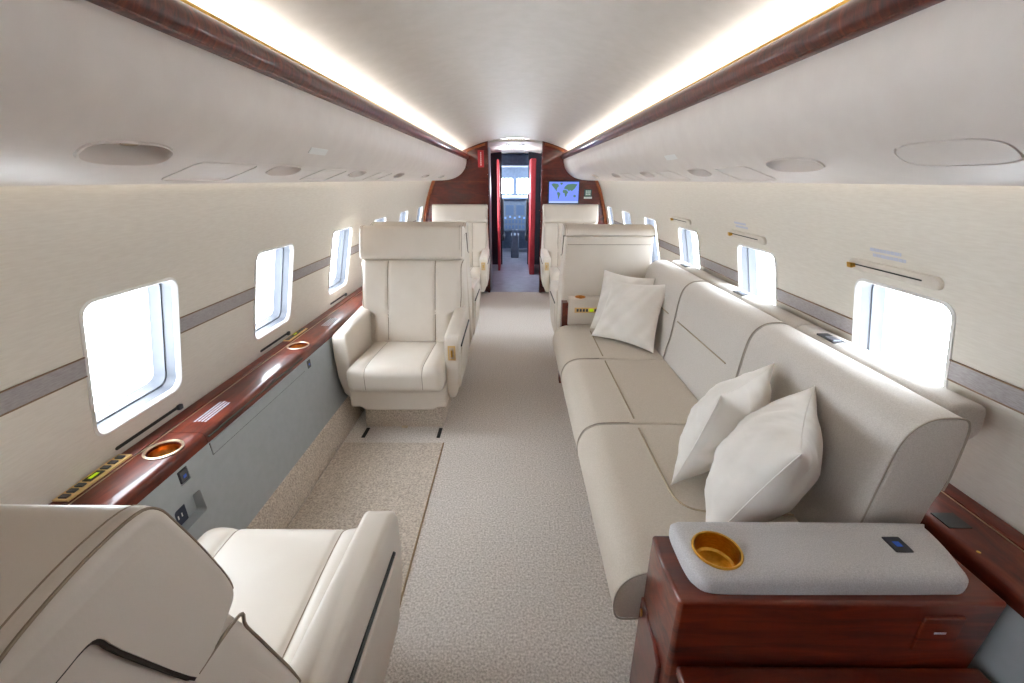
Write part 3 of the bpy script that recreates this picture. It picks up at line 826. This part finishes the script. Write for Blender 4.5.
# ------------------------------------------------------------------ near armrest cabinet
t = thing('armrest_cabinet', 'glossy mahogany armrest cabinet with padded grey top at the near sofa end', 'armrest cabinet', (0.66, 0.72, 0))
inv = Matrix.Translation((-0.66, -0.72, 0))
def cadd(o): o.parent = t; o.matrix_parent_inverse = inv; return o
foot = [(0.336, 0.630), (1.0, 0.630), (1.0, 0.808), (0.332, 0.808), (0.328, 0.76), (0.330, 0.70)]
V, F = ext_z(foot, 0.20, 0.58)
V = [(x-(0.02 if x > 0.9 and z < 0.3 else 0), y, z) for x, y, z in V]
body = mesh('body', V, F, 'wood_front')
cc = (0.441, 0.718)
disc = lambda r, z0, z1: loft([[(cc[0]+r*math.cos(2*PI*i/40), cc[1]+r*math.sin(2*PI*i/40), z) for i in range(40)] for z in (z0, z1)])
cut(body, [disc(0.0495, 0.56, 0.7)])
cadd(bevel(body, 0.008, 3))
V, F = ext_z([(0.362, 0.66), (0.99, 0.66), (0.99, 0.80), (0.362, 0.80)], 0.0, 0.215); cadd(mesh('plinth', V, F, 'wood_dark'))
# door on the aisle face with stepped edge and lock
dp = [(0.655, 0.06), (0.800, 0.06), (0.800, 0.385), (0.752, 0.385), (0.742, 0.372), (0.695, 0.372), (0.655, 0.345)]
V, F = loft([[(x, y, z) for y, z in dp] for x in (0.324, 0.345)])
d = cadd(bevel(mesh('door', V, F, 'wood_dark'), 0.004, 3))
lk = mesh('lock', *loft([[(x, 0.782+0.007*math.cos(2*PI*i/16), 0.350+0.012*math.sin(2*PI*i/16)) for i in range(16)] for x in (0.3215, 0.327)]), 'gold', d)
# padded top
pad0 = cr([(0.368, 0.80), (0.366, 0.75), (0.368, 0.70), (0.377, 0.668), (0.405, 0.648), (0.50, 0.645), (0.70, 0.646), (0.88, 0.648), (0.928, 0.653), (0.944, 0.69), (0.958, 0.74), (0.964, 0.80), (0.950, 0.812), (0.70, 0.814), (0.42, 0.814), (0.385, 0.812)], 4, True)
pc = (0.66, 0.725)
def sc_(k_, dz): return [(pc[0]+(x-pc[0])*(1-k_*0.9), pc[1]+(y-pc[1])*(1-k_*3.4), dz) for x, y in pad0]
V, F = loft([sc_(0.012, 0.578), sc_(0.003, 0.586), sc_(0.0, 0.598), sc_(0.003, 0.611), sc_(0.014, 0.617), sc_(0.036, 0.622), sc_(0.07, 0.625), sc_(0.14, 0.626)])
pad = mesh('armrest_pad', V, F, 'pad', None, 60)
cut(pad, [disc(0.0485, 0.5, 0.7)])
cadd(pad)
for p in pad.data.polygons: p.use_smooth = True
V, F = lathe([(0.0515, 0.0), (0.0525, 0.003), (0.050, 0.0055), (0.047, 0.004), (0.0455, -0.002), (0.0452, -0.022), (0.043, -0.036), (0.038, -0.040), (0.0001, -0.040)], (cc[0], cc[1], 0.6250), 48)
o = cadd(mesh('cup_holder', V, F, 'gold')); o['label'] = 'brass cup holder sunk in the pad'
sk = cadd(mesh('socket_plate', *loft([[(x, y, z) for x, y in rrect(0.019, 0.021, 0.002, 2, 0.845, 0.735)] for z in (0.622, 0.628)]), 'dark'))
mesh('port', *box(0.838, 0.852, 0.728, 0.742, 0.6276, 0.6287), 'blueport', sk)
# square lid on the front face, tiny print on it
lid = cadd(bevel(mesh('oxygen_lid', *box(0.838, 0.922, 0.6245, 0.632, 0.448, 0.545), 'wood_front'), 0.0025, 2))
parts = []
for i in range(7): parts.append(box(0.868+i*0.0036, 0.8706+i*0.0036, 0.6238, 0.6246, 0.5, 0.5052))
mesh('lettering', *join(parts), 'whitetext', lid)
# lower wooden top in front of it, toward the camera
t = thing('low_credenza', 'low glossy mahogany credenza top in front of the armrest cabinet, bottom right', 'credenza', (0.66, 0.3, 0))
o = bevel(mesh('top', *box(0.350, 1.0, -0.55, 0.626, 0.372, 0.40), 'wood_front'), 0.008, 3); o.parent = t; o.matrix_parent_inverse = Matrix.Translation((-0.66, -0.3, 0))
o = bevel(mesh('body', *box(0.365, 0.985, -0.54, 0.62, 0.0, 0.373), 'wood_dark'), 0.004, 2); o.parent = t; o.matrix_parent_inverse = Matrix.Translation((-0.66, -0.3, 0))

# far armrest of the sofa
t = thing('armrest_cabinet', 'small cream armrest cabinet with copper cup holder at the far sofa end', 'armrest cabinet', (0.66, 2.9, 0))
inv = Matrix.Translation((-0.66, -2.9, 0))
def fadd(o): o.parent = t; o.matrix_parent_inverse = inv; return o
V, F = roundbox(0.36, 0.832, 2.803, 2.885, 0.44, 0.632, 0.014, 5, 0.0, 8, 4, 4)
b = mesh('padded_body', V, F, 'leather'); 
cut(b, [loft([[(0.445+0.034*math.cos(2*PI*i/32), 2.844+0.034*math.sin(2*PI*i/32), z) for i in range(32)] for z in (0.60, 0.7)])]); fadd(b)
fadd(mesh('wood_side', *box(0.322, 0.368, 2.81, 2.882, 0.0, 0.60), 'wood'))
fadd(mesh('plinth', *box(0.37, 0.825, 2.815, 2.88, 0.0, 0.45), 'wood_dark'))
V, F = lathe([(0.0365, 0.0), (0.0375, 0.003), (0.035, 0.004), (0.032, 0.0), (0.031, -0.02), (0.028, -0.030), (0.0001, -0.030)], (0.445, 2.844, 0.632), 32)
fadd(mesh('cup_holder', V, F, 'copper'))
kp = fadd(mesh('control_panel', *box(0.405, 0.56, 2.798, 2.806, 0.535, 0.570), 'goldface'))
for i in range(4): mesh('button', *box(0.418+i*0.021, 0.432+i*0.021, 2.795, 2.799, 0.543, 0.562), 'dark', kp)
mesh('display', *box(0.505, 0.532, 2.7965, 2.799, 0.543, 0.562), 'lime', kp)
mesh('button', *box(0.538, 0.552, 2.795, 2.799, 0.543, 0.562), 'dark', kp)

# ------------------------------------------------------------------ on the forward wall
t = thing('monitor', 'wall screen with a blue world map right of the doorway', 'screen', (0.59, 5.49, 1.23))
inv = Matrix.Translation((-0.59, -5.49, -1.23))
def madd(o): o.parent = t; o.matrix_parent_inverse = inv; return o
x0, x1, z0, z1 = 0.41, 0.765, 1.112, 1.355
madd(bevel(mesh('bezel', *box(x0-0.012, x1+0.012, 5.482, 5.502, z0-0.012, z1+0.012), 'black'), 0.003, 2))
madd(mesh('screen', *box(x0, x1, 5.479, 5.484, z0, z1), 'map_sea'))
W_, H_ = x1-x0, z1-z0
def land(pts): return loft([[(x0+u*W_, y, z0+v*H_) for u, v in pts] for y in (5.4778, 5.4792)])
conts = [[(0.07, 0.87), (0.14, 0.93), (0.30, 0.90), (0.33, 0.80), (0.28, 0.72), (0.26, 0.64), (0.27, 0.56), (0.24, 0.58), (0.20, 0.66), (0.15, 0.74)],
         [(0.36, 0.95), (0.45, 0.96), (0.46, 0.90), (0.40, 0.84)],
         [(0.28, 0.52), (0.34, 0.52), (0.39, 0.44), (0.36, 0.34), (0.33, 0.20), (0.31, 0.20), (0.30, 0.36), (0.27, 0.44)],
         [(0.47, 0.62), (0.55, 0.63), (0.62, 0.58), (0.65, 0.49), (0.61, 0.44), (0.60, 0.34), (0.56, 0.29), (0.54, 0.36), (0.53, 0.46), (0.46, 0.50)],
         [(0.50, 0.68), (0.54, 0.80), (0.62, 0.88), (0.80, 0.91), (0.95, 0.88), (0.90, 0.76), (0.85, 0.66), (0.80, 0.60), (0.76, 0.56), (0.72, 0.62), (0.67, 0.54), (0.63, 0.63), (0.56, 0.66)],
         [(0.82, 0.36), (0.88, 0.40), (0.92, 0.34), (0.90, 0.27), (0.84, 0.28)]]
madd(mesh('continents', *join([land(c) for c in conts]), 'map_land'))
madd(mesh('caption_bar', *box(x0, x1, 5.4778, 5.4792, z0, z0+0.022), 'map_bar'))
t = thing('green_sign', 'small square green placard beside the map screen', 'sign', (0.88, 5.49, 1.2))
o = bevel(mesh('case', *box(0.835, 0.925, 5.475, 5.502, 1.165, 1.27), 'cockpit_dark', t), 0.003, 2); o.matrix_parent_inverse = Matrix.Translation((-0.88, -5.49, -1.2))
o = mesh('face', *box(0.845, 0.915, 5.472, 5.477, 1.195, 1.262), 'exitgreen', t); o.matrix_parent_inverse = Matrix.Translation((-0.88, -5.49, -1.2))
o = mesh('marks', *join([box(0.852+0.02*i, 0.866+0.02*i, 5.4705, 5.4725, 1.205+0.019*j, 1.218+0.019*j) for i in range(3) for j in range(3)]), 'white', t); o.matrix_parent_inverse = Matrix.Translation((-0.88, -5.49, -1.2))
o = mesh('label_strip', *box(0.832, 0.928, 5.47, 5.48, 1.163, 1.185), 'white', t); o.matrix_parent_inverse = Matrix.Translation((-0.88, -5.49, -1.2))
t = thing('red_sign', 'upright red sign with pale lettering high on the left of the doorway', 'sign', (-0.40, 5.49, 1.6))
o = mesh('panel', *box(-0.437, -0.367, 5.478, 5.5, 1.515, 1.70), 'red', t); o.matrix_parent_inverse = Matrix.Translation((0.40, -5.49, -1.6))
o = mesh('lettering', *join([box(-0.408, -0.396, 5.4765, 5.479, 1.535+0.0215*i, 1.549+0.0215*i) for i in range(7)]), 'white', t); o.matrix_parent_inverse = Matrix.Translation((0.40, -5.49, -1.6))

# ------------------------------------------------------------------ vestibule and flight deck
for side, nm in ((-1, 'wall_vestibule_left'), (1, 'wall_vestibule_right')):
    V, F = box(min(side*0.40, side*0.44), max(side*0.40, side*0.44), 5.56, 7.5, 0, 1.80); w = struct(mesh(nm, V, F, 'wood_dark'))
    if side < 0: cut(w, [box(-0.5, -0.3, 6.3, 6.84, 0.75, 1.62)]); struct(w)   # open entry door: daylight
cx = [(-0.5+i/16) for i in range(17)]
cp = [(x, 1.80-0.2*x*x) for x in cx]+[(x, 1.83-0.2*x*x) for x in cx[::-1]]
V, F = ext_y(cp, 5.56, 9.3); struct(mesh('ceiling', V, F, 'ceiling'))
# galley cabinet edges: left in dark wood with steel, right behind the jamb
t = thing('galley_cabinet', 'dark wood galley cabinet just inside the doorway, left', 'cabinet', (-0.36, 5.9, 0))
o = bevel(mesh('body', *box(-0.395, -0.325, 5.62, 6.2, 0, 1.74), 'wood_dark', t), 0.006, 2); o.matrix_parent_inverse = Matrix.Translation((0.36, -5.9, 0))
o = mesh('steel_edge', *box(-0.328, -0.305, 5.62, 5.80, 0.02, 1.74), 'steel', t); o.matrix_parent_inverse = Matrix.Translation((0.36, -5.9, 0))
for side, w in ((-1, 'left'), (1, 'right')):
    xa = 0.235 if side < 0 else 0.225
    xb = 0.27 if side < 0 else 0.30
    V, F = box(min(side*xa, side*xb), max(side*xa, side*xb), 6.9 if side < 0 else 6.6, 7.25, 0.0, 1.66)
    tag(bevel(mesh('red_closet', V, F, 'redpanel'), 0.01, 2), 'tall red closet panel on the %s side of the vestibule' % w, 'closet')
V, F = lathe([(0.10, 0.0), (0.098, -0.012), (0.07, -0.022), (0.0001, -0.026)], (0, 6.1, 1.80), 32)
o = tag(mesh('dome_light', V, F, 'dome'), 'round white ceiling light inside the doorway', 'ceiling light')
V, F = lathe([(0.112, 0.001), (0.112, -0.010), (0.10, -0.012), (0.10, 0.0)], (0, 6.1, 1.80), 32)
mesh('trim_ring', V, F, 'steel', o)
# flight deck shell
for side, nm in ((-1, 'wall_flightdeck_left'), (1, 'wall_flightdeck_right')):
    V, F = box(min(side*0.80, side*0.84), max(side*0.80, side*0.84), 7.5, 9.35, 0, 1.80); w = struct(mesh(nm, V, F, 'cockpit'))
    cut(w, [box(min(side*0.75, side*0.9), max(side*0.75, side*0.9), 8.0, 9.0, 1.05, 1.45)])
    V, F = box(min(side*0.215, side*0.84), max(side*0.215, side*0.84), 7.45, 7.5, 0, 1.80); struct(mesh('wall_flightdeck_rear_'+('left' if side < 0 else 'right'), V, F, 'cockpit_dark'))
V, F = box(-0.84, 0.84, 9.3, 9.35, 0.0, 1.9); w = mesh('wall_flightdeck_front', V, F, 'cockpit')
cut(w, [loft([[(cxx+a, y, 1.255+b) for a, b in rrect(0.235 if cxx < 0 else 0.185, 0.145, 0.03)] for y in (9.2, 9.5)]) for cxx in (-0.275, 0.225)]); struct(w)
for i, cxx in enumerate((-0.275, 0.225)):
    hw = 0.235 if cxx < 0 else 0.185
    V, F = loft([[(cxx+a, y, 1.255+b) for a, b in rrect(hw-0.005, 0.14, 0.028)] for y in (9.32, 9.326)])
    struct(mesh('window_%d' % (21+i), V, F, 'pane'))
t = thing('instrument_panel', 'blue lit flight deck instrument panel below the windscreen', 'instrument panel', (0, 8.7, 0))
def iadd(o, p=None): o.parent = p or t; o.matrix_parent_inverse = Matrix.Translation((0, -8.7, 0)) if p is None else Matrix(); return o
V, F = loft([[(x, y, z) for y, z in ((8.62, 0.42), (8.55, 0.45), (8.66, 1.0), (8.60, 1.03), (8.62, 1.06), (9.0, 1.09), (9.1, 0.42))] for x in (-0.75, 0.75)])
iadd(bevel(mesh('housing', V, F, 'cockpit'), 0.01, 2))
def face(x0_, x1_, za, zb, d):  # quad lying on the sloped panel face
    yy = lambda z: 8.55+(z-0.45)*0.2-0.003
    return loft([[(a, yy(z)-k_, z) for a, z in ((x0_, za), (x1_, za), (x1_, zb), (x0_, zb))] for k_ in (0, d)])
for x in (-0.30, -0.10, 0.10, 0.30): iadd(mesh('display', *face(x-0.075, x+0.075, 0.74, 0.92, 0.008), 'screen_dim'))
for j in range(2):
    for i in range(12):
        x = -0.36+i*0.065
        iadd(mesh('switch', *face(x-0.02, x+0.02, 0.49+0.1*j, 0.555+0.1*j, 0.008), 'screen_dim'))
iadd(mesh('bright_keys', *join([face(-0.20+0.09*i, -0.165+0.09*i, 0.67+0.02*(i % 2), 0.705+0.02*(i % 2), 0.012) for i in range(5)]), 'screen'))
t = thing('throttle_pedestal', 'dark throttle pedestal in the middle of the flight deck', 'pedestal', (0, 8.3, 0))
o = bevel(mesh('housing', *box(-0.075, 0.075, 8.1, 8.5, 0.0, 0.42), 'cockpit', t), 0.02, 3); o.matrix_parent_inverse = Matrix.Translation((0, -8.3, 0))
o = bevel(mesh('lever', *join([box(-0.05, -0.02, 8.1, 8.14, 0.40, 0.52), box(0.02, 0.05, 8.1, 8.14, 0.40, 0.52)]), 'cockpit', t), 0.006, 2); o.matrix_parent_inverse = Matrix.Translation((0, -8.3, 0))
for side, w in ((-1, 'left'), (1, 'right')):
    t = thing('pilot_seat', 'dark pilot seat on the %s side of the flight deck' % w, 'seat', (side*0.42, 8.0, 0))
    inv = Matrix.Translation((-side*0.42, -8.0, 0))
    for nm, a in (('seat', (0.24, 8.0-0.22, 8.25, 0.35, 0.47)), ('backrest', (0.23, 7.72, 7.82, 0.45, 1.08)), ('pedestal', (0.12, 7.9, 8.1, 0.0, 0.36))):
        V, F = roundbox(side*0.42-a[0], side*0.42+a[0], a[1], a[2], a[3], a[4], 0.04, 3, 0, 4, 4, 4)
        o = mesh(nm, V, F, 'cockpit_dark', t); o.matrix_parent_inverse = inv
V, F = roundbox(-0.3, 0.3, 7.9, 9.0, 1.60, 1.785, 0.03, 3, 0, 4, 4, 3)
tag(mesh('overhead_console', V, F, 'cockpit'), 'grey overhead switch console on the flight deck ceiling', 'console')

# ------------------------------------------------------------------ daylight, camera
w = bpy.data.worlds.new('sky'); SC.world = w; w.use_nodes = True
bg = w.node_tree.nodes['Background']
bg.inputs['Color'].default_value = (0.90, 0.95, 1.0, 1); bg.inputs['Strength'].default_value = 16.0

cam = bpy.data.cameras.new('camera'); co = bpy.data.objects.new('camera', cam); COL.objects.link(co)
cam.sensor_width = 36; cam.lens = 430/1024*36; cam.clip_start = 0.02
co.location = (0, 0, 1.38)
co.rotation_euler = (math.radians(90-20.6436), 0, math.radians(0.374))
SC.camera = co
SC.view_settings.view_transform = 'Standard'; SC.view_settings.look = 'None'
SC.view_settings.gamma = 1; SC.view_settings.use_curve_mapping = False
SC.view_settings.exposure = 0.48
SC.cycles.max_bounces = 14; SC.cycles.diffuse_bounces = 8; SC.cycles.glossy_bounces = 4
SC.cycles.sample_clamp_indirect = 6
SC.cycles.use_denoising = True
